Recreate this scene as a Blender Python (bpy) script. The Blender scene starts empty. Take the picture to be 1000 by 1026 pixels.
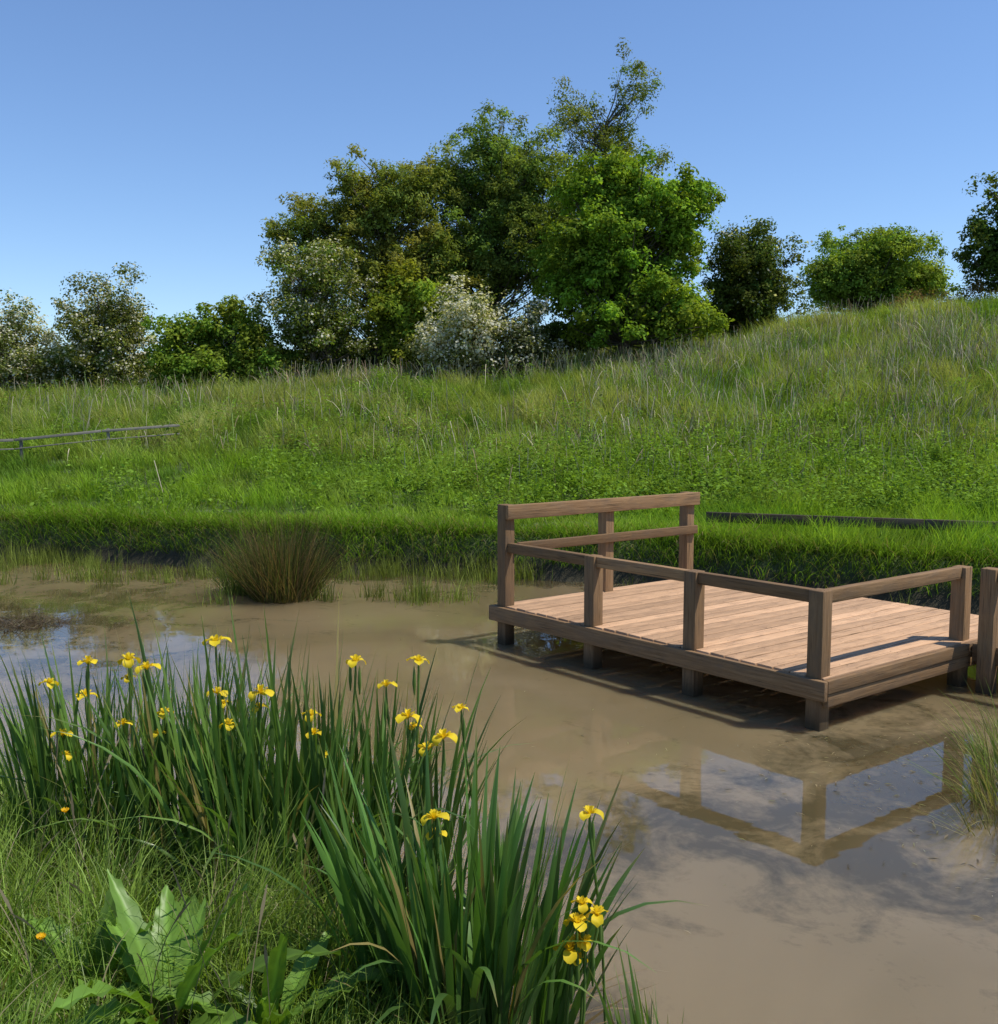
import bpy, math, random
import numpy as np
from mathutils import Vector, Matrix
random.seed(7); R=np.random.default_rng(11)
sc=bpy.context.scene
sc.view_settings.view_transform='Standard'; sc.view_settings.look='None'; sc.view_settings.exposure=0

# ------------------------------------------------------------------ helpers
def link(o,parent=None):
    sc.collection.objects.link(o)
    if parent is not None: o.parent=parent
    return o
def empty(name,loc=(0,0,0)):
    e=bpy.data.objects.new(name,None); e.location=loc; e.empty_display_size=.2
    return link(e)
def mesh_np(name,V,F,mat=None,smooth=False,attrs=None):
    V=np.asarray(V,dtype=np.float32); me=bpy.data.meshes.new(name)
    if isinstance(F,np.ndarray): F=[F]
    F=[np.asarray(f,dtype=np.int32) for f in F if len(f)]
    me.vertices.add(len(V)); me.vertices.foreach_set('co',V.ravel())
    nl=sum(f.size for f in F); nf=sum(len(f) for f in F)
    me.loops.add(nl); me.loops.foreach_set('vertex_index',np.concatenate([f.ravel() for f in F]))
    tot=np.concatenate([np.full(len(f),f.shape[1],dtype=np.int32) for f in F])
    st=np.concatenate([[0],np.cumsum(tot)[:-1]]).astype(np.int32)
    me.polygons.add(nf); me.polygons.foreach_set('loop_start',st); me.polygons.foreach_set('loop_total',tot)
    if smooth: me.polygons.foreach_set('use_smooth',np.ones(nf,dtype=bool))
    me.update(calc_edges=True)
    if attrs:
        for k,a in attrs.items():
            a=np.asarray(a,dtype=np.float32)
            if a.ndim==1:
                at=me.attributes.new(k,'FLOAT','POINT'); at.data.foreach_set('value',a)
            else:
                at=me.attributes.new(k,'FLOAT_VECTOR','POINT'); at.data.foreach_set('vector',np.ascontiguousarray(a).ravel())
    if mat: me.materials.append(mat)
    return me
def obj(name,me,parent=None):
    return link(bpy.data.objects.new(name,me),parent)
def ss(a,b,x):
    t=np.clip((x-a)/(b-a),0,1); return t*t*(3-2*t)
_tab=R.random((256,256))
def vn(x,y):
    xi=np.floor(x).astype(int); yi=np.floor(y).astype(int); fx=x-xi; fy=y-yi
    fx=fx*fx*(3-2*fx); fy=fy*fy*(3-2*fy)
    g=lambda i,j:_tab[i%256,j%256]
    return (g(xi,yi)*(1-fx)+g(xi+1,yi)*fx)*(1-fy)+(g(xi,yi+1)*(1-fx)+g(xi+1,yi+1)*fx)*fy
def fbm(x,y,o=4):
    s=0;a=.5
    for k in range(o): s=s+a*vn(x*2**k+13.7*k,y*2**k+7.1*k); a*=.5
    return s/(1-.5**o)

# ------------------------------------------------------------------ materials
def newmat(name):
    m=bpy.data.materials.new(name); m.use_nodes=True; nt=m.node_tree
    for n in list(nt.nodes): nt.nodes.remove(n)
    out=nt.nodes.new('ShaderNodeOutputMaterial'); return m,nt,out
def N(nt,t,**kw):
    n=nt.nodes.new(t)
    for k,v in kw.items(): setattr(n,k,v)
    return n
def mixc(nt,a,b,f,mode='MIX'):
    n=nt.nodes.new('ShaderNodeMix'); n.data_type='RGBA'; n.blend_type=mode
    for s,v in ((n.inputs[0],f),(n.inputs[6],a),(n.inputs[7],b)):
        if isinstance(v,bpy.types.NodeSocket): nt.links.new(v,s)
        elif isinstance(v,(int,float)): s.default_value=v
        else: s.default_value=(*v,1) if len(v)==3 else v
    return n.outputs[2]
def mth(nt,op,a,b=0.0,clamp=False):
    n=nt.nodes.new('ShaderNodeMath'); n.operation=op; n.use_clamp=clamp
    for i,v in enumerate([a,b]):
        if isinstance(v,bpy.types.NodeSocket): nt.links.new(v,n.inputs[i])
        else: n.inputs[i].default_value=v
    return n.outputs[0]
def maprange(nt,v,a,b,c=0,d=1):
    n=nt.nodes.new('ShaderNodeMapRange'); nt.links.new(v,n.inputs[0])
    for i,x in enumerate((a,b,c,d)): n.inputs[i+1].default_value=x
    return n.outputs[0]
def noise(nt,vec,scale,detail=4,rough=.55,dist=0):
    n=nt.nodes.new('ShaderNodeTexNoise'); n.inputs['Scale'].default_value=scale
    n.inputs['Detail'].default_value=detail; n.inputs['Roughness'].default_value=rough
    n.inputs['Distortion'].default_value=dist
    if vec is not None: nt.links.new(vec,n.inputs['Vector'])
    return n.outputs[0]
def foliage_mat(name,trans=.35,rough=.5,spec=.3,tint=(1.25,1.25,.45),simple=False):
    m,nt,out=newmat(name)
    a=N(nt,'ShaderNodeAttribute',attribute_type='GEOMETRY',attribute_name='gcol'); c=a.outputs['Color']
    if simple:
        p=N(nt,'ShaderNodeBsdfDiffuse'); nt.links.new(c,p.inputs[0])
    else:
        p=N(nt,'ShaderNodeBsdfPrincipled'); nt.links.new(c,p.inputs['Base Color'])
        p.inputs['Roughness'].default_value=rough; p.inputs['Specular IOR Level'].default_value=spec
    t=N(nt,'ShaderNodeBsdfTranslucent')
    tc=mixc(nt,c,tint,1.0,'MULTIPLY'); nt.links.new(tc,t.inputs['Color'])
    mx=N(nt,'ShaderNodeMixShader'); mx.inputs[0].default_value=trans
    nt.links.new(p.outputs[0],mx.inputs[1]); nt.links.new(t.outputs[0],mx.inputs[2]); nt.links.new(mx.outputs[0],out.inputs[0])
    return m
M_leaf=foliage_mat('leaf',trans=.42,simple=True)
M_grass=foliage_mat('grass_blades',trans=.40,simple=True)
M_ngrass=foliage_mat('near_grass_blades',trans=.38,rough=.45,spec=.35)
M_dry=foliage_mat('dry_stalks',trans=.2,tint=(1,1,1),simple=True)
M_iris=foliage_mat('iris_leaf',trans=.30,rough=.36,spec=.5)
M_dock=foliage_mat('dock_leaf',trans=.36,rough=.42,spec=.4)
M_petal=foliage_mat('iris_petal',trans=.40,rough=.5,spec=.2,tint=(1,.9,.3))

def bark_mat():
    m,nt,out=newmat('bark'); tc=N(nt,'ShaderNodeTexCoord')
    n=noise(nt,tc.outputs['Object'],6,6,.7,.5)
    c=mixc(nt,(.05,.04,.03),(.16,.13,.10),n)
    p=N(nt,'ShaderNodeBsdfPrincipled'); nt.links.new(c,p.inputs['Base Color']); p.inputs['Roughness'].default_value=.9
    bp=N(nt,'ShaderNodeBump'); bp.inputs['Strength'].default_value=.6; nt.links.new(n,bp.inputs['Height']); nt.links.new(bp.outputs[0],p.inputs['Normal'])
    nt.links.new(p.outputs[0],out.inputs[0]); return m
M_bark=bark_mat()

def wood_mat(name,ca,cb,cc):
    m,nt,out=newmat(name)
    a=N(nt,'ShaderNodeAttribute',attribute_type='GEOMETRY',attribute_name='lc')
    tn=N(nt,'ShaderNodeAttribute',attribute_type='GEOMETRY',attribute_name='tone')
    mp=N(nt,'ShaderNodeMapping'); mp.inputs['Scale'].default_value=(1.2,26,26); nt.links.new(a.outputs['Vector'],mp.inputs[0])
    g=noise(nt,mp.outputs[0],2.2,6,.65,.6)
    mp2=N(nt,'ShaderNodeMapping'); mp2.inputs['Scale'].default_value=(2.5,6,6); nt.links.new(a.outputs['Vector'],mp2.inputs[0])
    bl=noise(nt,mp2.outputs[0],2.0,5,.6,.3)
    c=mixc(nt,ca,cb,maprange(nt,g,.3,.7))
    c=mixc(nt,c,cc,maprange(nt,bl,.46,.72,0,.9))
    vm=N(nt,'ShaderNodeVectorMath',operation='SCALE'); nt.links.new(c,vm.inputs[0]); nt.links.new(maprange(nt,tn.outputs['Fac'],0,1,.70,1.22),vm.inputs['Scale'])
    mp3=N(nt,'ShaderNodeMapping'); mp3.inputs['Scale'].default_value=(.7,45,45); nt.links.new(a.outputs['Vector'],mp3.inputs[0])
    cr=maprange(nt,noise(nt,mp3.outputs[0],3,3,.5,.2),.62,.69)
    c=mixc(nt,vm.outputs[0],(.03,.022,.015),mth(nt,'MULTIPLY',cr,.75))
    geo=N(nt,'ShaderNodeNewGeometry'); sp=N(nt,'ShaderNodeSeparateXYZ'); nt.links.new(geo.outputs['Position'],sp.inputs[0])
    wet=maprange(nt,mth(nt,'ADD',sp.outputs[2],mth(nt,'MULTIPLY',bl,.1)),.09,.24,.8,0)
    c=mixc(nt,c,(.035,.03,.018),wet)
    p=N(nt,'ShaderNodeBsdfPrincipled'); nt.links.new(c,p.inputs['Base Color']); p.inputs['Roughness'].default_value=.8; p.inputs['Specular IOR Level'].default_value=.2
    bp=N(nt,'ShaderNodeBump'); bp.inputs['Strength'].default_value=.7; bp.inputs['Distance'].default_value=.006
    nt.links.new(mth(nt,'SUBTRACT',g,cr),bp.inputs['Height']); nt.links.new(bp.outputs[0],p.inputs['Normal'])
    nt.links.new(p.outputs[0],out.inputs[0]); return m
M_deck=wood_mat('deck_boards_wood',(.47,.28,.155),(.59,.375,.22),(.38,.235,.14))
M_wood=wood_mat('weathered_timber',(.175,.098,.045),(.305,.19,.095),(.185,.122,.072))
M_edge=wood_mat('old_timber',(.05,.037,.026),(.12,.085,.055),(.08,.07,.055))
M_grey=wood_mat('grey_timber',(.18,.165,.14),(.30,.27,.23),(.15,.14,.12))

def ground_mat():
    m,nt,out=newmat('ground_soil'); geo=N(nt,'ShaderNodeNewGeometry'); P=geo.outputs['Position']
    a=noise(nt,P,.5,6,.6); b=noise(nt,P,5,6,.7); d=noise(nt,P,40,4,.7)
    c=mixc(nt,(.045,.08,.016),(.09,.13,.03),maprange(nt,a,.35,.65))
    c=mixc(nt,c,(.12,.10,.05),maprange(nt,b,.5,.75,0,.8))
    sp=N(nt,'ShaderNodeSeparateXYZ'); nt.links.new(P,sp.inputs[0])
    mud=maprange(nt,mth(nt,'ADD',sp.outputs[2],mth(nt,'MULTIPLY',b,.25)),.3,.62,1,0)
    c=mixc(nt,c,mixc(nt,(.018,.018,.008),(.055,.045,.022),d),mud)
    bed=maprange(nt,sp.outputs[2],-.12,-.02,1,0)
    c=mixc(nt,c,mixc(nt,(.11,.085,.040),(.18,.135,.068),b),bed)
    p=N(nt,'ShaderNodeBsdfPrincipled'); nt.links.new(c,p.inputs['Base Color']); p.inputs['Roughness'].default_value=.9
    bp=N(nt,'ShaderNodeBump'); bp.inputs['Strength'].default_value=.7; bp.inputs['Distance'].default_value=.05; nt.links.new(mth(nt,'ADD',b,mth(nt,'MULTIPLY',d,.3)),bp.inputs['Height']); nt.links.new(bp.outputs[0],p.inputs['Normal'])
    nt.links.new(p.outputs[0],out.inputs[0]); return m
def water_mat():
    m,nt,out=newmat('murky_pond_water'); geo=N(nt,'ShaderNodeNewGeometry'); P=geo.outputs['Position']
    big=noise(nt,P,.45,3,.5,.8); mid=noise(nt,P,1.6,6,.66,.8); fine=noise(nt,P,12,5,.7,.4)
    c=mixc(nt,(.255,.195,.100),(.345,.262,.145),maprange(nt,big,.35,.65))
    sh=N(nt,'ShaderNodeAttribute',attribute_type='GEOMETRY',attribute_name='weed')
    wv=mth(nt,'ADD',mth(nt,'ADD',mth(nt,'MULTIPLY',mid,1.0),mth(nt,'MULTIPLY',fine,.30)),mth(nt,'MULTIPLY',sh.outputs['Fac'],.42))
    wf=maprange(nt,wv,.80,1.02,0,.85)
    c=mixc(nt,c,(.070,.060,.028),wf)
    df=N(nt,'ShaderNodeSubsurfaceScattering'); df.falloff='BURLEY'; nt.links.new(c,df.inputs['Color']); df.inputs['Scale'].default_value=.22; df.inputs['Radius'].default_value=(1.0,.75,.5)
    tr=N(nt,'ShaderNodeBsdfTransparent'); tr.inputs[0].default_value=(.78,.68,.42,1)
    m1=N(nt,'ShaderNodeMixShader'); m1.inputs[0].default_value=.38; nt.links.new(df.outputs[0],m1.inputs[1]); nt.links.new(tr.outputs[0],m1.inputs[2])
    w1=noise(nt,P,2.2,2,.5,.3); w2=noise(nt,P,9,2,.5)
    bp=N(nt,'ShaderNodeBump'); bp.inputs['Strength'].default_value=.16; bp.inputs['Distance'].default_value=.010
    nt.links.new(mth(nt,'ADD',w1,mth(nt,'MULTIPLY',w2,.16)),bp.inputs['Height'])
    gl=N(nt,'ShaderNodeBsdfGlossy'); gl.inputs['Roughness'].default_value=.012; nt.links.new(bp.outputs[0],gl.inputs['Normal'])
    fr=N(nt,'ShaderNodeFresnel'); fr.inputs['IOR'].default_value=1.45; nt.links.new(bp.outputs[0],fr.inputs['Normal'])
    m2=N(nt,'ShaderNodeMixShader'); nt.links.new(mth(nt,'MULTIPLY',fr.outputs[0],1.2,True),m2.inputs[0]); nt.links.new(m1.outputs[0],m2.inputs[1]); nt.links.new(gl.outputs[0],m2.inputs[2])
    nt.links.new(m2.outputs[0],out.inputs[0]); return m

# ------------------------------------------------------------------ terrain
poly=np.array([(-13,8),(-5,6.4),(-3,5.6),(-2,4.95),(-1,4.35),(-.3,3.55),(.3,2.8),(.9,2.2),(1.8,1.8),(2.8,2.6),(3.4,4.2),(3.6,5.6),(5.4,7.0),(7.2,8.6),
 (7.2,10.4),(5.2,11.6),(3.2,12.6),(1.6,13.7),(0,14.2),(-2,14.5),(-4,14.9),(-7,15.8),(-13,16.5)],dtype=float)
def sdist(x,y):
    x=np.asarray(x,float); y=np.asarray(y,float); wob=(fbm(x*1.3,y*1.3,3)-.5)*.5
    d=np.full(x.shape,1e9); ins=np.zeros(x.shape,bool); n=len(poly)
    for i in range(n):
        ax,ay=poly[i]; bx,by=poly[(i+1)%n]; ex,ey=bx-ax,by-ay
        t=np.clip(((x-ax)*ex+(y-ay)*ey)/(ex*ex+ey*ey),0,1)
        d=np.minimum(d,np.hypot(x-ax-t*ex,y-ay-t*ey))
        c=((ay>y)!=(by>y)); xx=ax+(y-ay)*ex/(ey if abs(ey)>1e-9 else 1e-9)
        ins^=(c&(x<xx))
    return np.where(ins,-d,d)+wob*np.exp(-(d/1.5)**2)
CX=[-60,-19,-13.3,-7.6,-3.8,0,3.8,7.6,11.4,15.2,19,40]
CZ=[2.6,2.85,3.0,3.5,3.8,3.8,4.15,4.75,5.5,5.95,6.35,7.0]
def terrain(x,y):
    x=np.asarray(x,float); y=np.asarray(y,float)
    d=sdist(x,y); side=ss(8,11,y)
    near=.62*ss(0,2.4,d)+.03; far=.56*ss(-.02,.28,d)+.02
    z=near*(1-side)+far*side
    t=np.clip((y-17.6)/(38-17.6),0,1)
    cr=np.interp(x,CX,CZ)
    hill=(cr-.56)*(.75*t+.25*t*t*(3-2*t)); 
    z=z+hill*(d>0)
    bump=(fbm(x*.35+5,y*.35,4)-.5)*.55*ss(18,25,y)+(fbm(x*1.6,y*1.6,3)-.5)*.16*ss(.3,1.2,d)
    z=z+bump
    z=z-np.clip(y-43,0,None)*.06
    z=np.where(y>43,np.maximum(z,1.0),z)
    return np.where(d<0,-.42*ss(0,.9,-d)-.01,np.maximum(z,.02))
xs=np.concatenate([-np.geomspace(900,27,16),np.arange(-25,27,.22),np.geomspace(28,900,16)])
ys=np.concatenate([-np.geomspace(600,5,10),np.arange(-3,20,.16),np.arange(20,50,.4),np.geomspace(52,1500,16)])
GX,GY=np.meshgrid(xs,ys); GZ=terrain(GX,GY); nx,ny=len(xs),len(ys)
V=np.stack([GX,GY,GZ],-1).reshape(-1,3); i=np.arange((ny-1)*nx).reshape(ny-1,nx)[:,:-1].ravel()
obj('ground',mesh_np('ground',V,np.stack([i,i+1,i+nx+1,i+nx],1),ground_mat(),True))
wx=np.linspace(-13.6,7.8,110); wy=np.linspace(1.2,17.2,90); WX,WY=np.meshgrid(wx,wy)
def weedf(x,y):
    d=-sdist(x,y)
    f=1.0-ss(.1,1.1,d)
    for (cx,cy,r,a) in ((1.2,5.6,1.1,.5),(2.6,5.9,1.0,.75),(-3.8,8.8,2.0,.6),(-5.6,11,1.2,.8),(.5,5.0,.8,.5),(-5,13,2.2,.6),(2.2,4.6,.8,.4),(-1,13,1.3,.4),(3.2,7.0,1.0,.6),(2.2,8.9,1.2,.5)):
        f=f+a*np.exp(-((x-cx)**2+(y-cy)**2)/r**2)
    return np.clip(f,0,1.2)
i=np.arange(89*110).reshape(89,110)[:,:-1].ravel()
obj('pond_water',mesh_np('pond_water',np.stack([WX,WY,WX*0],-1).reshape(-1,3),np.stack([i,i+1,i+111,i+110],1),water_mat(),True,{'weed':weedf(WX,WY).ravel()}))

# ------------------------------------------------------------------ blades
def blades(base,L,W,az,lean,curve,col,nseg=3,fold=0.0,tw=None,prof='grass',basecol=(.15,.13,.05),tip=None):
    n=len(base); t=np.linspace(0,1,nseg+1)
    L=np.broadcast_to(L,n);W=np.broadcast_to(W,n);lean=np.broadcast_to(lean,n);curve=np.broadcast_to(curve,n)
    th=lean[:,None]+curve[:,None]*t[None,:]**1.6
    sl=L[:,None]/nseg; thm=(th[:,1:]+th[:,:-1])/2
    h=np.concatenate([np.zeros((n,1)),np.cumsum(np.sin(thm)*sl,1)],1); z=np.concatenate([np.zeros((n,1)),np.cumsum(np.cos(thm)*sl,1)],1)
    dx=np.cos(az)[:,None]; dy=np.sin(az)[:,None]
    P=np.stack([base[:,0:1]+h*dx,base[:,1:2]+h*dy,base[:,2:3]+z],-1)
    if tw is None: tw=R.uniform(-1.2,1.2,n)
    sa=az+math.pi/2+tw
    S=np.stack([np.cos(sa),np.sin(sa),np.zeros(n)],-1)[:,None,:]
    if prof=='grass': w=(1-t**1.5)*.95+.05
    elif prof=='iris': w=np.where(t<.55,.72+.28*np.sin(t/.55*math.pi/2),np.maximum(0.02,(1-np.clip((t-.55)/.45,0,1)**1.7)))
    elif prof=='head': w=np.where(t>.8,2.6,.7)*np.where(t>.99,.3,1)
    else: w=np.ones_like(t)*.7
    w=(W[:,None]*w[None,:]/2)[:,:,None]
    if fold>0:
        Nn=np.stack([np.cos(sa+math.pi/2),np.sin(sa+math.pi/2),np.zeros(n)],-1)[:,None,:]
        rows=np.stack([P-S*w,P+Nn*w*fold,P+S*w],2); k=3
    else:
        rows=np.stack([P-S*w,P+S*w],2); k=2
    V=rows.reshape(-1,3)
    b0=(np.arange(n)*(nseg+1)*k)[:,None,None]; s0=(np.arange(nseg)*k)[None,:,None]; c0=np.arange(k-1)[None,None,:]
    q=(b0+s0+c0).ravel(); F=np.stack([q,q+1,q+k+1,q+k],1)
    col=np.broadcast_to(np.asarray(col,float),(n,3))
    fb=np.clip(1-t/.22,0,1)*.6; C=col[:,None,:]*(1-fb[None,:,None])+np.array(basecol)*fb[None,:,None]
    if tip is not None:
        ft=np.clip((t-.86)/.14,0,1)[None,:,None]*(R.random(n)<.35)[:,None,None]*.8; C=C*(1-ft)+np.array(tip)*ft
    C=np.repeat(C[:,:,None,:],k,2).reshape(-1,3)
    return V,F,C
class Acc:
    def __init__(s): s.V=[];s.F={};s.n=0;s.A={}
    def add(s,V,F,**at):
        V=np.asarray(V,float); F=np.asarray(F)
        s.F.setdefault(F.shape[1],[]).append(F+s.n); s.V.append(V); s.n+=len(V)
        for k,a in at.items():
            a=np.asarray(a,float)
            if a.ndim==0: a=np.full(len(V),float(a))
            if a.ndim==1 and k=='gcol' and len(a)==3: a=np.tile(a,(len(V),1))
            s.A.setdefault(k,[]).append(a)
    def mesh(s,name,mat,smooth=False):
        return mesh_np(name,np.concatenate(s.V),[np.concatenate(f) for f in s.F.values()],mat,smooth,{k:np.concatenate(a) for k,a in s.A.items()})
def disc(n,r):
    a=R.uniform(0,2*math.pi,n); q=np.sqrt(R.random(n))*r; return np.stack([q*np.cos(a),q*np.sin(a),np.zeros(n)],-1),a
def leaves_quads(C,Nrm,size,asp=.6,rg=None):
    rg=rg or R; n=len(C); r=rg.normal(size=(n,3)); u=np.cross(Nrm,r); u/=np.linalg.norm(u,axis=1)[:,None]+1e-9; w=np.cross(Nrm,u)
    s=size[:,None]; asp=np.broadcast_to(asp,n)[:,None]
    V=np.stack([C-u*s,C+w*s*asp-u*s*.1+Nrm*s*.15,C+u*s,C-w*s*asp-u*s*.1+Nrm*s*.15],1).reshape(-1,3)
    return V,np.arange(4*n).reshape(n,4)
def tube(A,pts,rad,ns=7,**at):
    pts=np.array(pts,float); m=len(pts); V=[]
    for k in range(m):
        d=pts[min(k+1,m-1)]-pts[max(k-1,0)]; d/=np.linalg.norm(d)+1e-9
        u=np.cross(d,[0.3,1,.2]); u/=np.linalg.norm(u)+1e-9; w=np.cross(d,u)
        for j in range(ns):
            a=2*math.pi*j/ns; V.append(pts[k]+(u*math.cos(a)+w*math.sin(a))*rad[k])
    F=[]
    for k in range(m-1):
        for j in range(ns):
            a=k*ns+j; b=k*ns+(j+1)%ns; F.append((a,b,b+ns,a+ns))
    A.add(V,np.array(F),**at)

# ------------------------------------------------------------------ trees
def tree(name,bx,by,ells,col,leaf=.065,asp=.6,dens=1.0,lobe=(.32,.8),blossom=0.0,trunks=1,tr=.16,seed=0,per=18,nl=28,fill=.35,spray=.25,topcut=.8):
    rr=np.random.default_rng(seed+100); bz=float(terrain(bx,by))-.08
    col=np.array(col)*np.array([1.62,1.42,1.2])
    root=empty(name,(bx,by,bz)); A=Acc(); O=np.array([bx,by,bz])
    lob=[]
    for (cx,cy,cz,rx,ry,rz) in ells:
        vol=rx*ry*rz; n=max(8,int(dens*13*vol**.74))
        d=rr.normal(size=(n,3)); d/=np.linalg.norm(d,axis=1)[:,None]
        q=rr.random(n)**.5*.93+.03; out=rr.random(n)<spray
        q=np.where(out,rr.uniform(.95,1.22,n),q)
        c=np.array([cx,cy,cz])+d*q[:,None]*np.array([rx,ry,rz])
        rad=np.where(out,rr.uniform(.20,.40,n),rr.uniform(lobe[0],lobe[1],n)*(1.15-.35*np.minimum(q,1)))
        lob+= [(c[k],rad[k]) for k in range(n)]
    cen=np.mean([l[0] for l in lob],0); tops=[]
    for k in range(trunks):
        off=np.array([rr.uniform(-.5,.5),rr.uniform(-.3,.3),0])*(trunks>1)
        p0=O+off*.5; p1=cen+off*1.6
        top=max(l[0][2] for l in lob)-topcut; p2=p1+(p1-p0)*.15; p2[2]=top
        pts=[p0]
        for t in (.2,.4,.6,.8,1.0):
            q=(p0*(1-t)+p1*t if t<=.6 else p0*(1-t)+p2*t)+rr.normal(0,.08,3); q[2]=p0[2]+(top-p0[2])*t; pts.append(q)
        tube(A,np.array(pts)-O,[tr*1.35,tr,tr*.75,tr*.52,tr*.3,tr*.08]); tops.append(np.array(pts))
    for (c,r) in lob:
        pts=tops[rr.integers(trunks)]; hd=math.hypot(c[0]-cen[0],c[1]-cen[1]); zt=max(bz+.8,c[2]-hd*rr.uniform(.5,1.1)-.3)
        tt=min(4.98,max(0,(zt-bz)/(pts[-1][2]-bz)*5)); j=int(tt); s=pts[j]*(1-(tt-j))+pts[j+1]*(tt-j)
        mid=(s+c)/2+np.array([0,0,-.12])+rr.normal(0,.15,3)
        tube(A,np.array([s,mid,c])-O,[tr*.22,tr*.13,tr*.04],4)
    obj('trunk_and_limbs',A.mesh(name+'_limbs',M_bark,True),root)
    P=[];C=[];D=[];B=[]
    for (c,r) in lob:
        n=max(5,int(per*(r/.6)**2)); d=rr.normal(size=(n,3)); d[:,2]+=.3; d/=np.linalg.norm(d,axis=1)[:,None]
        q=np.where(rr.random(n)<fill,rr.random(n)*.8,rr.uniform(.8,1.25,n)); p=c+d*(q*r)[:,None]*np.array([1.2,1.2,.85])
        lt=rr.uniform(.72,1.32); P.append(p)
        cc=np.array(col)[None,:]*lt*rr.uniform(.8,1.2,(n,1)); cc[:,0]*=rr.uniform(.85,1.2); C.append(cc)
        D.append(d); B.append(blossom*(.4+.9*np.clip(d[:,2],0,1))*rr.uniform(.2,1.7))
    P=np.concatenate(P)-O; C=np.concatenate(C); D=np.concatenate(D); B=np.concatenate(B); n=len(P)
    crad=rr.uniform(.2,.38,n)
    P=np.repeat(P,nl,0);C=np.repeat(C,nl,0);D=np.repeat(D,nl,0);B=np.repeat(B,nl);cr=np.repeat(crad,nl); m=len(P)
    e=rr.normal(size=(m,3)); e/=np.linalg.norm(e,axis=1)[:,None]; P=P+e*(cr*rr.random(m)**.45)[:,None]*np.array([1,1,.8])
    Nn=e*.45+D*.35+np.array([0,0,.5])+rr.normal(size=(m,3))*.45; Nn/=np.linalg.norm(Nn,axis=1)[:,None]
    isb=rr.random(m)<B*.62
    C=C*rr.uniform(.65,1.4,(m,1)); C[isb]=np.array([.70,.68,.56])*rr.uniform(.7,1.15,(isb.sum(),1))
    sz=rr.uniform(leaf*.6,leaf*1.25,m); sz[isb]*=.9
    V,F=leaves_quads(P,Nn,sz,np.where(isb,.9,asp),rr)
    obj('foliage',mesh_np(name+'_foliage',V,F,M_leaf,False,{'gcol':np.repeat(C,4,0)}),root)
    return root
tree('maple_tree',4.5,36,[(4.3,36,8.2,2.6,2.4,2.7),(3.8,36,10.2,1.4,1.3,1.1),(6.4,36,9.1,1.1,1.2,1.1),(7.1,36,9.8,.5,.5,.5),(2.7,36,7.2,1.3,1.3,1.8),(5,35.6,5.9,2.7,2.2,1.2),(6.2,36,6.8,1.1,1.2,1.3)],(.12,.205,.03),.08,.6,1.0,tr=.2,seed=1,per=20)
tree('birch_tree',4.6,41,[(5.5,41,15.4,.7,.7,1.7),(4.9,41,13.4,.9,.8,1.3),(3.3,41,14.2,1.2,1,1.2),(4.3,41,12.2,2.2,1.5,1.2),(4.5,41,10,1.6,1.5,1.8)],(.10,.145,.035),.06,.5,1.8,lobe=(.25,.5),tr=.12,seed=2,per=13,nl=24,spray=.35,topcut=3.0)
tree('willow_tree',-.3,40,[(-.1,40,11.8,2.1,1.8,2.1),(-1.9,40,10.9,1.1,1,1.4),(-1.3,40,8.3,2.0,2,2.4),(1.4,40,9.3,2.0,1.8,2.8)],(.115,.18,.045),.085,.36,1.3,tr=.16,seed=3,per=20,spray=.3)
tree('ash_tree',-4.8,39,[(-5.2,39,10.2,1.8,1.6,1.8),(-7.1,39,8.9,1.3,1.3,1.6),(-3.5,39,10.3,1.2,1.3,1.6),(-5.0,39,8.0,2.1,1.6,1.9),(-3.0,39,7.3,2.2,1.8,2.4)],(.125,.165,.04),.085,.38,1.2,tr=.15,seed=4,per=18,spray=.3)
tree('hawthorn_tree',-6.3,36,[(-6.3,36,6.7,1.8,1.6,1.6),(-6.6,36,5.1,2.1,1.7,1.2)],(.09,.135,.032),.055,.7,1.25,blossom=.5,tr=.12,trunks=2,seed=5)
tree('hazel_shrub',-3.3,36.6,[(-3.3,36.6,5.9,1.3,1.2,1.5),(-3.0,36.5,4.6,1.8,1.2,.9)],(.14,.205,.032),.075,.65,1.1,tr=.08,trunks=3,seed=6)
tree('hawthorn_tree',-1.2,34.6,[(-1.3,34.6,5.6,1.2,1.1,1.1),(-1.4,34.5,4.4,1.6,1.2,.9)],(.10,.14,.05),.06,.7,1.4,blossom=2.3,tr=.09,trunks=2,seed=7)
tree('hawthorn_tree',.7,34.6,[(.6,34.6,5.0,.9,.9,1.0),(.7,34.6,4.3,1.2,1,.8)],(.075,.095,.045),.055,.7,1.3,blossom=.7,tr=.08,trunks=2,seed=8)
tree('oak_tree',9.8,40,[(9.8,40,8.1,1.75,1.6,1.8),(9.8,40,6.6,1.9,1.6,1.2)],(.06,.095,.025),.065,.6,1.7,blossom=.08,tr=.16,seed=9,spray=.12)
tree('field_maple_tree',17.0,46,[(17,46,9.3,2.4,2.0,1.4),(15,46,8.3,1.4,1.4,1.1),(19.1,46,8.4,1.3,1.3,1.1),(17,46,7.9,3.2,1.8,.9)],(.13,.215,.042),.07,.6,1.3,tr=.15,trunks=2,seed=10,spray=.15)
tree('sycamore_tree',20.6,40,[(20.4,40,10,1.6,1.6,1.7),(19.4,40,8.3,1.2,1.2,1.0),(21,40,8.3,1.8,1.5,1.3)],(.06,.10,.025),.08,.6,1.0,tr=.16,seed=11)
tree('bramble_bush',18.2,39.5,[(18.2,39.5,6.85,1.6,1,.4),(16.4,39.5,6.6,1.0,.8,.3)],(.12,.09,.045),.045,.6,1.6,lobe=(.2,.4),tr=.04,trunks=3,seed=12,topcut=.4)
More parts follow.
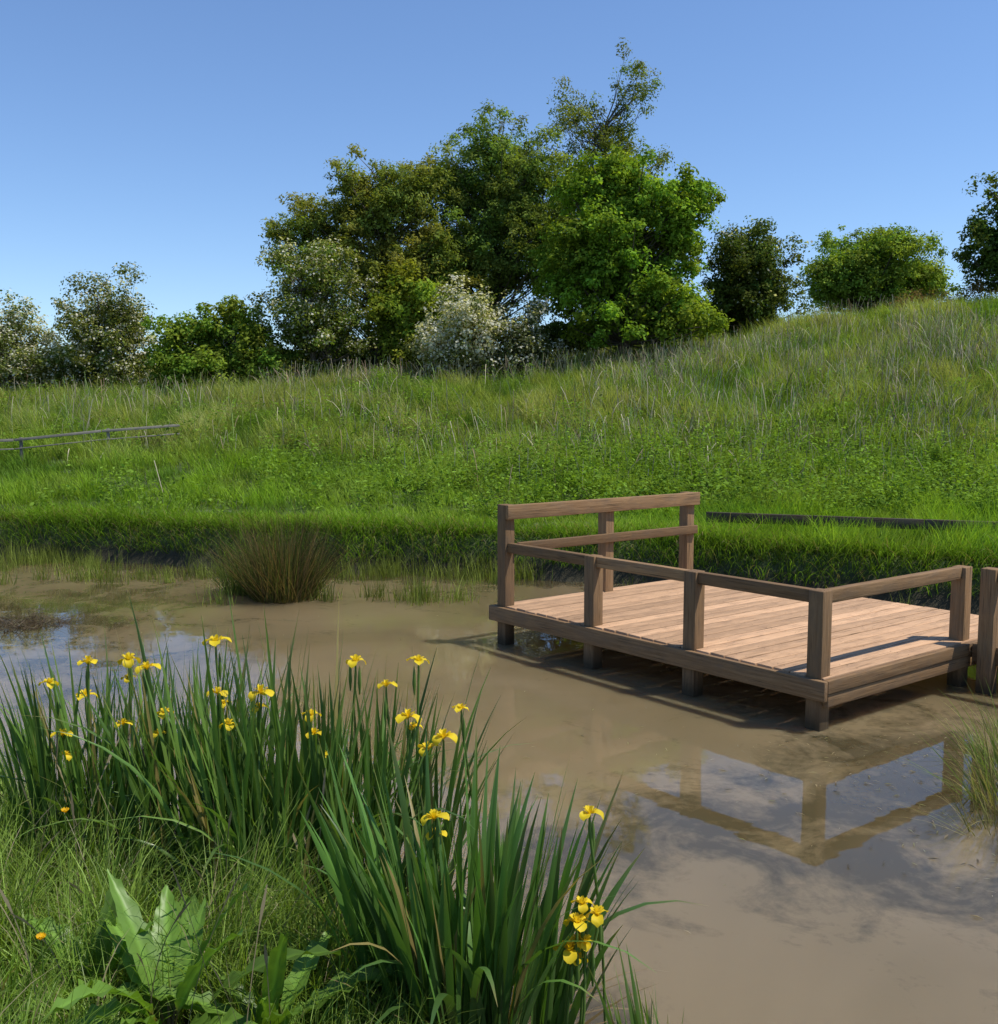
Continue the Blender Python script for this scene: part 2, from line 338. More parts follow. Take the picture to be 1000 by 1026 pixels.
tree('hawthorn_tree',-18.7,38,[(-18.7,38,5.0,1.7,1.5,1.3),(-18.7,38,3.9,1.9,1.5,1.1)],(.09,.125,.04),.055,.7,1.3,blossom=1.2,tr=.1,trunks=2,seed=13)
tree('hawthorn_tree',-14.7,38,[(-14.6,38,6.0,1.5,1.3,1.4),(-14.8,38,4.3,2.0,1.5,1.4)],(.085,.12,.034),.055,.7,1.4,blossom=.65,tr=.1,trunks=2,seed=14)
tree('hazel_shrub',-9.4,36,[(-9.3,36,5.4,1.3,1.2,1.2),(-11.4,36.4,4.8,1.1,1,1.2),(-9.6,35.6,3.7,2.8,1.2,1.0)],(.11,.18,.03),.075,.65,1.2,tr=.07,trunks=3,seed=15)
tree('elder_shrub',-7.6,35.4,[(-7.7,35.4,3.9,1.2,1,.9)],(.12,.165,.032),.06,.6,1.2,tr=.06,trunks=3,seed=16)
m=110000
x=R.uniform(-20,11,m); hgt=.5+1.6*fbm(x*.5,x*0+3); y=41.5+R.normal(0,.5,m)
z=terrain(x,y)+R.random(m)**.8*hgt*1.3
g=np.array([.08,.12,.03])*R.uniform(.5,1.4,(m,1))
Nn=R.normal(size=(m,3))+[0,-.3,.6]; Nn/=np.linalg.norm(Nn,axis=1)[:,None]
V,F=leaves_quads(np.stack([x,y,z],-1),Nn,R.uniform(.05,.09,m),.6)
obj('background_hedgerow',mesh_np('background_hedgerow',V,F,M_leaf,False,{'gcol':np.repeat(g,4,0)}))

# ------------------------------------------------------------------ meadow
def sample(n,y0,y1,pw,wide=.62):
    u=R.random(n); e=2-pw; y=(y0**e+u*(y1**e-y0**e))**(1/e); return R.uniform(-wide,wide,n)*y,y
lush=np.array([.205,.335,.032]); dull=np.array([.235,.295,.065]); pale=np.array([.37,.37,.15]); dk=np.array([.10,.19,.028])
x,y=sample(440000,11.5,43,1.1); d=sdist(x,y); k=(d>.16)
tf=vn(x*2.3+50,y*2.3); k&=(R.random(len(x))<.28+.97*tf); x,y,d=x[k],y[k],d[k]; n=len(x); z=terrain(x,y)
big=fbm(x*.16+3,y*.22+1); sm=fbm(x*.8+40,y*.8+9); tu=vn(x*1.9+9,y*1.9+3); hillf=ss(19,28,y)
f=np.clip(hillf*.95+(big-.5)*2.0,0,1)[:,None]; col=lush*(1-f)+dull*f
f2=np.clip((sm-.52)*4.5,0,1)[:,None]*(.25+.75*hillf[:,None])*.75; col=col*(1-f2)+pale*f2
f3=np.clip((.47-sm)*7,0,.9)[:,None]; col=col*(1-f3)+dk*f3
col=col*R.uniform(.6,1.45,(n,1))*(.75+.5*tu[:,None])
short=ss(18.6,17.4,y)*ss(3.5,1.5,x)
L=(.30+.28*hillf+.45*(tu-.4)+.45*(sm-.5))*R.uniform(.55,1.25,n); L=np.clip(L,.12,None)*(1-.55*short)
wind=fbm(x*.5+77,y*.5)*6+1.0
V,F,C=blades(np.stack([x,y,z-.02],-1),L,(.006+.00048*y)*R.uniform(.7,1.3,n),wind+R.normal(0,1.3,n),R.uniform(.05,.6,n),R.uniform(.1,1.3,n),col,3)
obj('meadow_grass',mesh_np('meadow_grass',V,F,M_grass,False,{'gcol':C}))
x,y=sample(8500,16.0,36,1.2); pr=np.exp(-(((x-4)/6)**2+((y-20)/4)**2))*.9+np.clip((fbm(x*.5+31,y*.5)-.50)*5,0,.6); k=(R.random(len(x))<pr)&(sdist(x,y)>.3); x,y=x[k],y[k]; n=len(x)
H=R.uniform(.25,.85,n); q=26; X=np.repeat(x,q)+R.normal(0,.10,n*q); Y=np.repeat(y,q)+R.normal(0,.10,n*q); Z=terrain(np.repeat(x,q),np.repeat(y,q))+R.random(n*q)*np.repeat(H,q)+.05
Nn=R.normal(0,.4,(n*q,3))+[0,0,1]; Nn/=np.linalg.norm(Nn,axis=1)[:,None]
g=np.repeat(np.array([.17,.28,.04])*R.uniform(.5,1.3,(n,1)),q,0)*R.uniform(.7,1.3,(n*q,1))
V,F=leaves_quads(np.stack([X,Y,Z],-1),Nn,R.uniform(.025,.06,n*q),.5)
obj('meadow_weeds',mesh_np('meadow_weeds',V,F,M_grass,False,{'gcol':np.repeat(g,4,0)}))
x,y=sample(70000,18.0,41,.4); pr=np.clip((fbm(x*.22+9,y*.3+2)-.40)*2.6,0,1)*(.22+.78*ss(-4,8,x))*(.3+.7*ss(20,26,y))+.8*np.exp(-((y-33.6)/.9)**2)*(np.abs(x-.5)<8.5)
k=R.random(len(x))<pr*(.3+1.2*vn(x*1.1,y*1.1)); x,y=x[k],y[k]; n=len(x)
col=np.array([.46,.40,.28])*R.uniform(.4,1.4,(n,1)); k=R.random(n)<.35; col[k]*=np.array([.60,.95,.45]); k=R.random(n)<.2; col[k]*=np.array([.75,.6,.6])
V,F,C=blades(np.stack([x,y,terrain(x,y)],-1),R.uniform(.5,1.15,n)*(.7+.3*ss(20,27,y)),R.uniform(.010,.024,n),R.uniform(0,6.28,n),R.uniform(0,.35,n),R.uniform(0,1.2,n)**2,col,5,prof='head')
obj('dry_reed_stalks',mesh_np('dry_reed_stalks',V,F,M_dry,False,{'gcol':C}))
xx=R.uniform(-12,9,520000); yy=R.uniform(9.6,18,520000); dd=sdist(xx,yy); k=(dd>.07)&(dd<.75)&(yy>9.8+.2*xx*(xx>4)); x,y,dd=xx[k],yy[k],dd[k]; n=len(x)
sm=fbm(x*1.1+20,y*1.1); k=R.random(n)<.75*(.3+1.0*sm); x,y,sm,dd=x[k],y[k],sm[k],dd[k]; n=len(x)
col=np.array([.16,.28,.03])*R.uniform(.5,1.35,(n,1))*(.6+.8*sm[:,None]); k=R.random(n)<.12; col[k]=np.array([.30,.26,.13])
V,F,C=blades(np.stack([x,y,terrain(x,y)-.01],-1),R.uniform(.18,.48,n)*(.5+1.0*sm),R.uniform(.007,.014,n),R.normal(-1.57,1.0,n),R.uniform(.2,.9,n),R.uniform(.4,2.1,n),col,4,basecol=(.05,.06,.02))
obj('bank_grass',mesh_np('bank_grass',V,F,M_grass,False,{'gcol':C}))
def tufts(cx,cy,r,per,L,col,W=.010,zb=-.05,lean=.35,curve=.8):
    n=len(cx); X=np.repeat(cx,per)+R.normal(0,1,n*per)*np.repeat(r,per); Y=np.repeat(cy,per)+R.normal(0,1,n*per)*np.repeat(r,per)*.8; m=len(X)
    return blades(np.stack([X,Y,np.full(m,zb)],-1),np.repeat(L,per)*R.uniform(.5,1.15,m),W*R.uniform(.6,1.3,m),R.uniform(0,6.28,m),R.uniform(0,lean,m),R.uniform(0,curve,m),np.repeat(col,per,0)*R.uniform(.6,1.4,(m,1)),4)
xx=R.uniform(-9,7,7000); yy=R.uniform(10.5,16,7000); dd=sdist(xx,yy); pm=fbm(xx*.7+2,yy*.7+8)
k=((dd<.15)&(dd>-.9-.5*(xx<-3))&(R.random(7000)<np.clip((pm-.42)*2.4,0,.6)*np.exp(dd/.6))&((xx<.4)|(xx>4.5)|(dd>-.12)))
ex=[(R.normal(-2.6,.6),R.normal(12.35,.2)) for _ in range(12)]+[(R.normal(-.95,.3),R.normal(12.2,.15)) for _ in range(9)]+[(R.normal(-5.0,1.2),R.normal(14.0,.3)) for _ in range(36)]
x=np.concatenate([xx[k],[e[0] for e in ex]]); y=np.concatenate([yy[k],[e[1] for e in ex]]); n=len(x)
V,F,C=tufts(x,y,R.uniform(.05,.16,n),36,R.uniform(.15,.5,n),np.array([.18,.22,.05])*R.uniform(.6,1.3,(n,1)))
obj('marsh_grass',mesh_np('marsh_grass',V,F,M_grass,False,{'gcol':C}))
def rush(name,cx,cy,n,r,L,colr,W=.012,lean=.5,curve=.7):
    b,a=disc(n,r); rad=np.hypot(b[:,0],b[:,1])/r; b[:,0]+=cx; b[:,1]+=cy; b[:,2]=-.05
    V,F,C=blades(b,R.uniform(L*.45,L*1.15,n),np.full(n,W),a+R.normal(0,.6,n),rad*lean*R.uniform(.2,1.4,n),R.uniform(0,curve,n),np.array(colr)[R.integers(0,len(colr),n)]*R.uniform(.5,1.5,(n,1)),5)
    return obj(name,mesh_np(name,V,F,M_grass,False,{'gcol':C}))
rush('soft_rush_clump',-2.72,12.5,1300,.38,1.14,[(.13,.095,.045),(.08,.09,.028),(.065,.08,.025),(.17,.12,.06)],.010,.65,.7)
rush('soft_rush_clump',-3.3,12.9,500,.28,.75,[(.12,.15,.045),(.09,.13,.03)],.009,.6,.7)
rush('sedge_tussock',3.15,5.75,380,.30,.62,[(.16,.21,.05),(.26,.23,.10),(.12,.18,.035)],.007,.9,1.1)
rush('sedge_tussock',2.85,5.3,110,.25,.5,[(.28,.24,.12),(.18,.19,.06)],.006,1.2,.8)
rush('sedge_tussock',3.5,6.4,260,.3,.6,[(.14,.21,.045),(.20,.22,.08)],.008,.9,.9)
n=1100; b,a=disc(n,1.0); b[:,0]=b[:,0]*.6-5.4; b[:,1]=b[:,1]*.4+10.9; b[:,2]=R.uniform(-.03,.02,n)
V,F,C=blades(b,R.uniform(.06,.3,n),R.uniform(.006,.016,n),R.uniform(0,6.28,n),R.uniform(1.2,1.6,n),R.uniform(-.3,.3,n),np.array([.09,.07,.045])*R.uniform(.4,1.8,(n,1)),3,basecol=(.07,.05,.03))
obj('dead_reed_mat',mesh_np('dead_reed_mat',V,F,M_dry,False,{'gcol':C}))

# ------------------------------------------------------------------ timber platform
class Wood:
    def __init__(s): s.A=Acc()
    def beam(s,p0,p1,w,h,up=(0,0,1)):
        p0=np.array(p0,float);p1=np.array(p1,float); L=np.linalg.norm(p1-p0); d=(p1-p0)/L; up=np.array(up,float)
        sd=np.cross(up,d); sd/=np.linalg.norm(sd); u=np.cross(d,sd); o=R.uniform(-20,20,3); V=[];lc=[]
        for t in (0,1):
            for a,b in ((-1,-1),(1,-1),(1,1),(-1,1)):
                V.append(p0+d*L*t+sd*a*w/2+u*b*h/2); lc.append(o+np.array([L*t,a*w/2,b*h/2]))
        F=np.array([(0,3,2,1),(4,5,6,7),(0,1,5,4),(1,2,6,5),(2,3,7,6),(3,0,4,7)])
        s.A.add(V,F,lc=np.array(lc),tone=float(R.random()))
    def done(s,name,mat,parent,bev=.006):
        o=obj(name,s.A.mesh(name,mat),parent)
        b=o.modifiers.new('bevel','BEVEL'); b.width=bev; b.segments=2; b.limit_method='ANGLE'
        return o
ZD=.40
Aq=np.array([-.06,9.98]); Bq=np.array([2.34,7.10]); LAB=float(np.linalg.norm(Bq-Aq)); ud=(Bq-Aq)/LAB
vd=np.array([math.cos(math.radians(37)),math.sin(math.radians(37))]); LAD=3.25
def Q(a,b,z): p=Aq+ud*a+vd*b; return (p[0],p[1],z)
plat=empty('wooden_pond_platform')
wb=Wood(); bw=.146; nbd=int(LAB/bw); st=LAB/nbd; scr=Acc()
for i in range(nbd):
    a=(i+.5)*st; dz=R.uniform(-.003,.003)
    wb.beam(Q(a,.045+R.uniform(-.006,.006),ZD-.018+dz),Q(a,LAD,ZD-.018+dz),st-.013,.036)
    for b in (.16,.5,1.2,1.9,2.6,3.1):
        for o in (-.045,.045):
            px_,py_,_=Q(a+o+R.uniform(-.004,.004),b+R.uniform(-.008,.008),0); scr.add([(px_+.0045*math.cos(q*1.047),py_+.0045*math.sin(q*1.047),ZD+.0035) for q in range(6)],np.array([[0,1,2,3],[0,3,4,5]]),gcol=(.07,.06,.05))
wb.done('deck_boards',M_deck,plat,.004)
obj('screw_heads',scr.mesh('screw_heads',M_dry),plat)
wf=Wood()
wf.beam(Q(-.045,.0,ZD-.085),Q(LAB+.045,.0,ZD-.085),.045,.15)
wf.beam(Q(LAB+.02,.03,ZD-.060),Q(LAB+.02,LAD,ZD-.060),.045,.10)
wf.beam(Q(LAB+.005,.05,ZD-.165),Q(LAB+.005,LAD,ZD-.165),.05,.10)
wf.beam(Q(-.02,.03,ZD-.085),Q(-.02,LAD,ZD-.085),.045,.15)
wf.beam(Q(0,LAD+.025,ZD-.085),Q(LAB,LAD+.025,ZD-.085),.045,.15)
for b in (.5,1.2,1.9,2.6,3.1): wf.beam(Q(.03,b,ZD-.11),Q(LAB-.03,b,ZD-.11),.045,.14)
wf.done('rim_and_joists',M_wood,plat)
wp=Wood(); pw=.125; rb=.090; hl=ZD+.64; hh=ZD+1.02
pa=[.09,LAB*.355,LAB*.665,LAB-.085]
def post(a,b,zt,zb=-.5): wp.beam(Q(a,b,zb),Q(a,b,zt),pw,pw,up=(ud[0],ud[1],0))
post(pa[0],rb,hh)
for a in pa[1:]: post(a,rb,hl)
post(pa[0],1.46,hh-.02); post(pa[0],2.74,hh)
aC=LAB-.085; bC=2.08
post(aC,bC,hl-.01); post(aC+.27,bC-.05,hl+.01)
post(aC,LAD-.08,ZD-.05)
post(aC+1.7,bC-.03,hl)
wp.done('posts',M_wood,plat,.008)
wr=Wood()
for i in range(3):
    wr.beam(Q(pa[i]+pw/2,rb,hl-.052),Q(pa[i+1]-pw/2,rb,hl-.052),.07,.098)
wr.beam(Q(aC,rb+pw/2,hl-.055),Q(aC,bC-pw/2,hl-.058),.07,.10)
ia=pa[0]+pw/2+.024
wr.beam(Q(ia,.03,hh-.072),Q(ia,2.84,hh-.072),.045,.145)
wr.beam(Q(ia,rb+.08,hh-.43),Q(ia,2.81,hh-.43),.045,.095)
wr.beam(Q(aC+.27+pw/2,bC-.04,hl-.05),Q(aC+1.7-pw/2,bC-.03,hl-.05),.07,.10)
wr.done('rails',M_wood,plat,.006)
ww=Wood(); a=LAB+.055
while a<LAB+2.6:
    ww.beam(Q(a+.07,bC+.07,ZD-.02),Q(a+.07,LAD,ZD-.02),.137,.036); a+=.146
ww.done('walkway_boards',M_deck,plat,.004)
wx2=Wood(); wx2.beam(Q(LAB+.05,bC-.02,ZD-.085),Q(LAB+2.6,bC-.02,ZD-.085),.045,.15); wx2.beam(Q(LAB+.1,bC+.25,ZD-.2),Q(LAB+2.6,bC+.25,ZD-.2),.07,.12); wx2.done('walkway_beams',M_wood,plat)
we=Wood(); px=[2.9,4.3,5.7,7.1,8.5]
for i in range(4):
    x0,x1=px[i],px[i+1]; y0=13.9-.22*(x0-2.9); y1=13.9-.22*(x1-2.9); z0=.89-.02*i; z1=.87-.02*i
    we.beam((x0,y0,z0),(x1-.015,y1,z1),.05,.14)
    we.beam((x0+.1,y0+.06,.3),(x0+.1,y0+.06,z0+.03),.06,.06,up=(1,0,0))
pe=empty('timber_edging'); we.done('boards',M_edge,pe)
n=4200; x=R.uniform(2.9,8.5,n); y=13.9-.22*(x-2.9)-R.uniform(.06,.35,n); k=vn(x*2,y*2)>.4; x,y=x[k],y[k]; n=len(x)
V,F,C=blades(np.stack([x,y,terrain(x,y)],-1),R.uniform(.15,.40,n),R.uniform(.008,.014,n),R.uniform(0,6.28,n),R.uniform(0,.4,n),R.uniform(.1,1.1,n),np.array([.17,.28,.03])*R.uniform(.5,1.3,(n,1)),4)
obj('verge_grass',mesh_np('verge_grass',V,F,M_grass,False,{'gcol':C}))
wg=Wood(); gp=[(-14.4,21.2),(-12.6,21.8),(-10.9,22.5),(-9.2,23.2),(-7.6,23.9)]
for i in range(4):
    (x0,y0),(x1,y1)=gp[i],gp[i+1]; z0=float(terrain(x0,y0))+.60; z1=float(terrain(x1,y1))+.60
    wg.beam((x0,y0,z0),(x1-.02,y1,z1),.05,.06)
    wg.beam((x0,y0,z0-.2),(x1-.02,y1,z1-.2),.03,.03)
    wg.beam((x0+.1,y0+.1,z0-.9),(x0+.1,y0+.1,z0+.06),.06,.06,up=(1,0,0))
gf=empty('low_wooden_fence'); wg.done('rail_and_posts',M_grey,gf)

# ------------------------------------------------------------------ yellow irises
def petal(A,org,az,L,W,th0,th1,cup=.25,col=(.80,.56,.012)):
    ns,nw=7,4; V=[]; p=np.array([0.,0.]); pts=[p.copy()]
    for k in range(ns):
        th=th0+(th1-th0)*((k+.5)/ns); p=p+np.array([math.sin(th),math.cos(th)])*L/ns; pts.append(p.copy())
    for k,(h,z) in enumerate(pts):
        t=k/ns; w=W*(.18+.82*max(0,math.sin(min(1,t*1.15)*math.pi*.62))**1.3)*(1 if t<.85 else 1-.55*((t-.85)/.15)**2)
        for j in range(nw+1):
            s=(j/nw-.5)*2; zz=z+cup*W*(s*s)*.5+random.uniform(-.003,.003)
            V.append((org[0]+h*math.cos(az)-s*w/2*math.sin(az),org[1]+h*math.sin(az)+s*w/2*math.cos(az),org[2]+zz))
    F=[(k*(nw+1)+j,k*(nw+1)+j+1,(k+1)*(nw+1)+j+1,(k+1)*(nw+1)+j) for k in range(ns) for j in range(nw)]
    A.add(V,np.array(F),gcol=np.array(col)*random.uniform(.85,1.1))
def flower(A,o,sc_=1.0):
    a0=random.uniform(0,6.28); fl=random.uniform(.7,1.1); cl=(.86,.66,.03)
    for k in range(3):
        petal(A,o,a0+k*2.094+random.uniform(-.3,.3),.078*sc_*random.uniform(.85,1.1),.048*sc_,.5*fl,random.uniform(2.4,3.5),col=cl)
        petal(A,(o[0],o[1],o[2]),a0+1.05+k*2.094,.045*sc_,.016*sc_,.1,.5,col=cl)
        petal(A,(o[0],o[1],o[2]+.004),a0+k*2.094,.042*sc_,.024*sc_,.4,1.2,col=cl)
def iris(name,cx,cy,rx,ry,nf,L,W,flowers,lean,seed,greens):
    global R
    R=np.random.default_rng(seed); random.seed(seed); root=empty(name,(cx,cy,0)); A=Acc(); o3=np.array([cx,cy,0])
    b,a=disc(nf,1.0); b[:,0]*=rx; b[:,1]*=ry; rad=np.sqrt((b[:,0]/rx)**2+(b[:,1]/ry)**2)
    z=np.maximum(terrain(b[:,0]+cx,b[:,1]+cy),-.05)-.02
    bs=[];Ls=[];Ws=[];az=[];ln=[];cu=[];tw=[];gc=[]
    for k in range(nf):
        fa=R.uniform(0,6.28); m=R.integers(5,8); out=math.atan2(b[k,1],b[k,0]); fl=R.uniform(.70,1.08)
        for j in range(m):
            s=(j-(m-1)/2)/(m/2)
            bs.append([b[k,0]+math.cos(fa)*s*.03,b[k,1]+math.sin(fa)*s*.03,z[k]])
            vx=math.cos(fa)*s*.20+math.cos(out)*rad[k]*lean+R.normal(0,.06); vy=math.sin(fa)*s*.20+math.sin(out)*rad[k]*lean+R.normal(0,.06)
            az.append(math.atan2(vy,vx)); l=math.hypot(vx,vy); ln.append(l*.7); cu.append(R.uniform(0,.3)+l*.4+(R.random()<.12)*R.uniform(.5,1.8))
            Ls.append(L*fl*R.uniform(.85,1.08)*(1-.25*abs(s))); Ws.append(W*R.uniform(.7,1.15)); tw.append(R.uniform(-1.3,1.3))
            g=np.array(greens[R.integers(len(greens))])*R.uniform(.65,1.3)
            if R.random()<.05: g=np.array([.28,.23,.08])
            gc.append(g)
    V,F,C=blades(np.array(bs),np.array(Ls),np.array(Ws),np.array(az),np.array(ln),np.array(cu),np.array(gc),9,.22,tw=np.array(tw),prof='iris',tip=(.30,.22,.08))
    A.add(V,F,gcol=C)
    nd=nf*2; b2,a2=disc(nd,1.0); b2[:,0]*=rx; b2[:,1]*=ry; b2[:,2]=np.maximum(terrain(b2[:,0]+cx,b2[:,1]+cy),-.02)
    V,F,C=blades(b2,R.uniform(.2,.65,nd),np.full(nd,W*.5),a2,R.uniform(.3,1.2,nd),R.uniform(.3,1.8,nd),np.array([.26,.19,.10])*R.uniform(.5,1.2,(nd,1)),6,.2)
    A.add(V,F,gcol=C)
    obj('leaves',A.mesh(name+'_leaves',M_iris,True),root)
    if not flowers: return
    S=Acc(); Fm=Acc(); sg=(.12,.21,.04)
    for (fx,fy,fz) in flowers:
        bx=fx+random.uniform(-.1,.1); by=fy+random.uniform(-.08,.08); p0=np.array([bx,by,max(float(terrain(bx,by)),-.05)])-o3; p1=np.array([fx,fy,fz-.012])-o3
        mid=(p0+p1)/2+np.array([random.uniform(-.02,.02),random.uniform(-.02,.02),.05])
        tube(S,[p0,mid,p1-[0,0,.05],p1],[.006,.0048,.006,.004],6,gcol=sg)
        for _ in range(random.choice((1,1,2))):
            bud=p1+np.array([random.uniform(-.03,.03),random.uniform(-.03,.03),-.02-random.uniform(0,.06)]); tube(S,[bud-[0,0,.10],bud-[0,0,.05],bud,bud+[0,0,.035]],[.003,.009,.007,.001],6,gcol=sg)
        flower(Fm,tuple(p1),random.uniform(.7,1.1))
        if random.random()<.3: flower(Fm,tuple(p1+[random.uniform(-.04,.04),random.uniform(-.03,.03),-random.uniform(.05,.1)]),random.uniform(.5,.8))
    obj('stems',S.mesh(name+'_stems',M_iris,True),root); obj('flowers',Fm.mesh(name+'_flowers',M_petal,True),root)
GI=[(.10,.19,.035),(.115,.215,.04),(.08,.15,.035),(.14,.24,.045)]
iris('yellow_iris',-1.78,4.75,.60,.42,64,1.25,.022,[(-2.07,4.5,1.09),(-2.0,4.45,.86),(-1.89,4.5,1.19),(-1.74,4.6,1.17),(-1.62,4.5,1.16),(-1.51,4.4,.98),(-1.95,4.6,1.0),(-1.7,4.4,.93)],.10,21,GI)
iris('yellow_iris',-.88,4.45,.64,.40,86,1.36,.024,[(-1.30,4.5,1.28),(-1.27,4.4,1.07),(-1.17,4.2,.99),(-.83,4.3,1.0),(-.80,4.2,.95),(-.66,4.5,1.19),(-.52,4.5,1.08),(-.37,4.5,1.19),(-.41,4.4,.96),(-.31,4.2,.88),(-.24,4.2,.93),(-.17,4.4,1.0),(-1.05,4.3,1.1)],.12,22,GI)
iris('yellow_iris',-.10,3.5,.33,.24,36,1.18,.032,[(-.24,3.55,.84),(.32,3.4,.92),(.27,3.3,.57),(.245,3.3,.47),(.34,3.3,.60),(.30,3.3,.50),(.29,3.34,.62)],.24,23,[(.09,.185,.036),(.105,.22,.04),(.075,.155,.034)])
iris('yellow_iris',.60,3.02,.17,.06,6,.68,.018,[],.12,24,GI)
def dock(name,cx,cy,n,L,W,seed):
    rr=np.random.default_rng(seed); z0=float(terrain(cx,cy)); root=empty(name,(cx,cy,z0)); A=Acc()
    for k in range(n):
        az=rr.uniform(0,6.28); l=L*rr.uniform(.6,1.15); w=W*rr.uniform(.6,1.1); th=rr.uniform(.05,.5); cu=rr.uniform(.4,1.9); ns,nw=18,6
        p=np.array([0.,0.]);V=[];C=[]; pet=.28; ph=rr.uniform(0,6); g=np.array([.13,.24,.035])*rr.uniform(.65,1.25); tws=rr.uniform(-.4,.4)
        for q in range(ns+1):
            t=q/ns
            if q: 
                a=th+cu*t; p=p+np.array([math.sin(a),math.cos(a)])*l*1.35/ns
            if t<pet: ww=.06
            else:
                s=(t-pet)/(1-pet); ww=max(.03,max(0,math.sin(math.pi*min(1,s**.8*.95+.03)))**.8*(1-.25*s))
            az2=az+tws*t
            for j in range(nw+1):
                s_=(j/nw-.5)*2; wav=.016*math.sin(q*2.3+ph+s_*2)*abs(s_)*(t>pet)+.9*w*abs(s_)*.22*ww
                V.append((p[0]*math.cos(az2)-s_*w/2*ww*math.sin(az2),p[0]*math.sin(az2)+s_*w/2*ww*math.cos(az2),p[1]+wav))
                C.append(g*(1.5 if j==nw//2 else (1.12 if (q%3==0 and j not in(0,nw)) else 1.0)) if t>pet else np.array([.22,.16,.07]))
        F=[(q*(nw+1)+j,q*(nw+1)+j+1,(q+1)*(nw+1)+j+1,(q+1)*(nw+1)+j) for q in range(ns) for j in range(nw)]
        A.add(V,np.array(F),gcol=np.array(C))
    obj('leaves',A.mesh(name+'_leaves',M_dock,True),root)
dock('dock_plant',-1.10,3.15,18,.46,.125,31); dock('dock_plant',-.78,3.2,12,.44,.12,32); dock('dock_plant',-1.4,3.3,9,.38,.11,33)

# foreground grass
R=np.random.default_rng(5)
def near_grass(name,n,x0,x1,y0,y1,cond,seg=6):
    xx=R.uniform(x0,x1,n); yy=R.uniform(y0,y1,n); dd=sdist(xx,yy); tf=vn(xx*7+3,yy*7); k=(dd>.02)&cond(xx,yy,dd)&(R.random(n)<.3+.9*tf); x,y,dd,tf=xx[k],yy[k],dd[k],tf[k]; n=len(x)
    sm=fbm(x*1.5,y*1.5+4); col=(np.array([.18,.32,.034])*(1-sm[:,None])+np.array([.25,.33,.07])*sm[:,None])*R.uniform(.5,1.4,(n,1))
    k=R.random(n)<.07; col[k]=np.array([.36,.31,.17])*R.uniform(.6,1.2,(k.sum(),1))
    L=R.uniform(.18,.62,n)*(.5+.9*tf)*np.where(dd<.25,.8,1)*(.7+.3*ss(2.6,3.6,y))
    L=L*(1-.55*np.exp(-((x+.95)**2/.2+(y-2.85)**2/.1)))
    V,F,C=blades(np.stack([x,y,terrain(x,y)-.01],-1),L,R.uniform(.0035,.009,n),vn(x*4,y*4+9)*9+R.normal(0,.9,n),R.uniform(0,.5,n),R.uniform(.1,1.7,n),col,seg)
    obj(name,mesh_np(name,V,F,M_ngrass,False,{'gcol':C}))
near_grass('bankside_grass',200000,-6,.1,1.4,7.4,lambda x,y,d:(d<3.2)&(np.hypot((x+.95)/1.6,y-3.1)>.16)&(x>-.65*y-.8))
near_grass('bankside_grass',24000,3,9,3,9,lambda x,y,d:(d<2.5),4)
n=90; x=R.uniform(-2.6,-.7,n); y=R.uniform(2.8,5.2,n); k=sdist(x,y)>.1; x,y=x[k],y[k]; n=len(x)
V,F,C=blades(np.stack([x,y,terrain(x,y)],-1),R.uniform(.5,.85,n),np.full(n,.005),R.uniform(0,6.28,n),R.uniform(0,.25,n),R.uniform(.1,.8,n),np.array([.24,.20,.12])*R.uniform(.6,1.3,(n,1)),10,prof='head')
obj('flowering_grass',mesh_np('flowering_grass',V,F,M_dry,False,{'gcol':C}))
A=Acc(); S=Acc()
for (fx,fy,fz) in ((-1.42,2.95,.70),(-1.62,3.6,.84)):
    g0=float(terrain(fx,fy)); tube(S,[(fx+.02,fy,g0),(fx,fy+.01,(g0+fz)/2),(fx,fy,fz)],[.0022,.002,.0018],5,gcol=(.12,.2,.04))
    for q in range(5): petal(A,(fx,fy,fz),q*1.2566,.019,.020,1.0,.7,.1,(.85,.50,.01))
bc=empty('buttercup'); obj('stems',S.mesh('bstem',M_iris,True),bc); obj('flowers',A.mesh('bflower',M_petal,True),bc)
C=[]
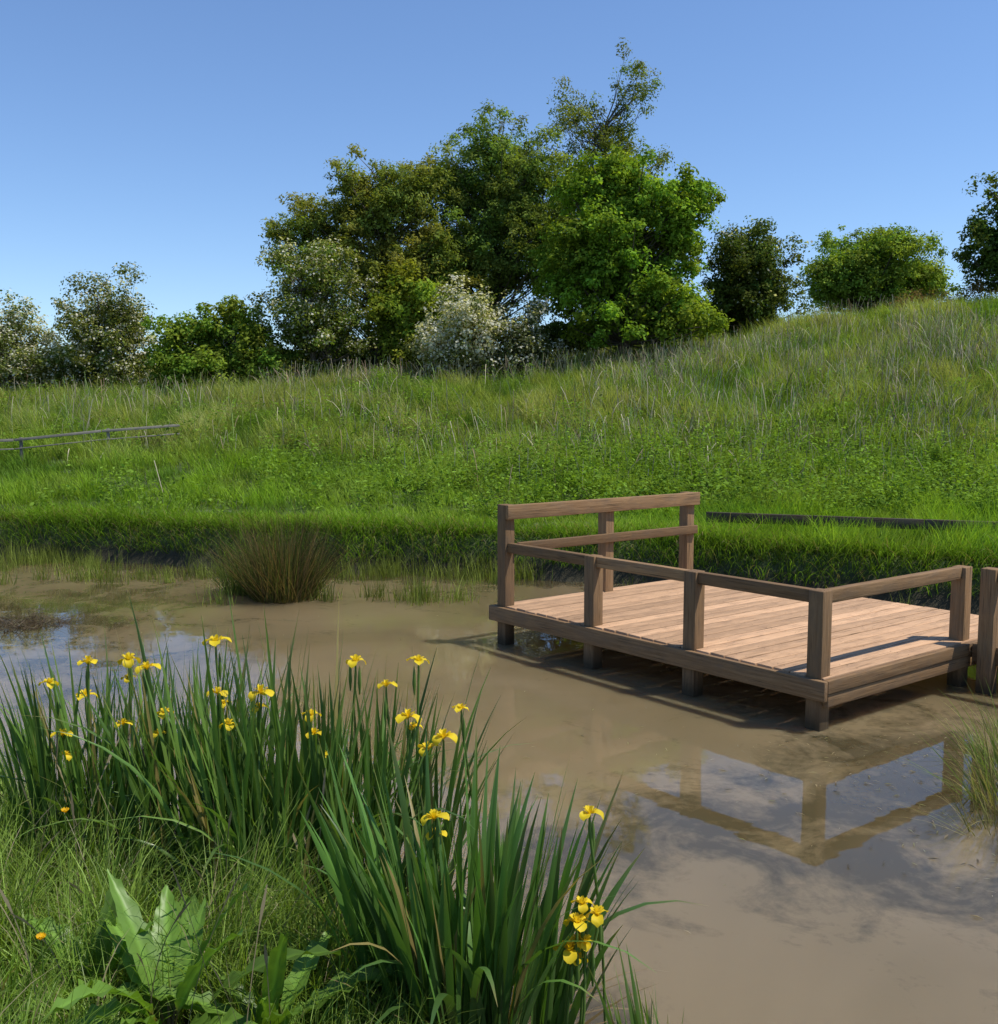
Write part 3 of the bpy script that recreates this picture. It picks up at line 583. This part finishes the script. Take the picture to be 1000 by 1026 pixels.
for (cx,cy,r,m) in ((2.6,6.4,.6,260),(2.9,5.2,.4,200),(1.2,6.3,1.2,60),(-4.6,10.4,.7,200),(0,9,2.5,60)):
    C.append(np.stack([R.normal(cx,r,m),R.normal(cy,r*.8,m),R.uniform(.003,.006,m)],-1))
C=np.concatenate(C); C=C[sdist(C[:,0],C[:,1])<-.05]; n=len(C); Nn=np.stack([R.normal(0,.05,n),R.normal(0,.05,n),np.ones(n)],-1); Nn/=np.linalg.norm(Nn,axis=1)[:,None]
V,F=leaves_quads(C,Nn,R.uniform(.006,.035,n),R.uniform(.04,.22,n)); g=np.array([(.24,.19,.11),(.08,.065,.04),(.18,.17,.07)])[R.integers(0,3,n)]
obj('floating_debris',mesh_np('floating_debris',V,F,M_dock,False,{'gcol':np.repeat(g,4,axis=0)}))

# ------------------------------------------------------------------ light, sky, camera
AZ=math.radians(98); EL=math.radians(61)
w=bpy.data.worlds.new('World'); sc.world=w; w.use_nodes=True; nt=w.node_tree
bg=nt.nodes['Background']; sky=nt.nodes.new('ShaderNodeTexSky'); sky.sky_type='NISHITA'; sky.sun_disc=False
sky.sun_elevation=EL; sky.sun_rotation=AZ; sky.air_density=1.0; sky.dust_density=0.0; sky.ozone_density=3.0
skc=mixc(nt,sky.outputs[0],(.87,.97,1.12),1.0,'MULTIPLY')
nt.links.new(skc,bg.inputs[0]); bg.inputs[1].default_value=.145
sl=bpy.data.lights.new('sun','SUN'); sl.energy=5.0; sl.angle=math.radians(.53); sl.color=(1,.94,.84)
so=bpy.data.objects.new('sun',sl); dv=Vector((math.cos(EL)*math.sin(AZ),math.cos(EL)*math.cos(AZ),math.sin(EL)))
so.rotation_euler=dv.to_track_quat('Z','Y').to_euler(); so.location=(10,10,30); link(so)
cam=bpy.data.cameras.new('camera'); cam.sensor_fit='HORIZONTAL'; cam.sensor_width=36; cam.lens=36.0; cam.clip_end=4000; cam.clip_start=.05
co=bpy.data.objects.new('camera',cam); co.location=(0,0,2.32); co.rotation_euler=(math.radians(90-5.6),0,0); link(co); sc.camera=co
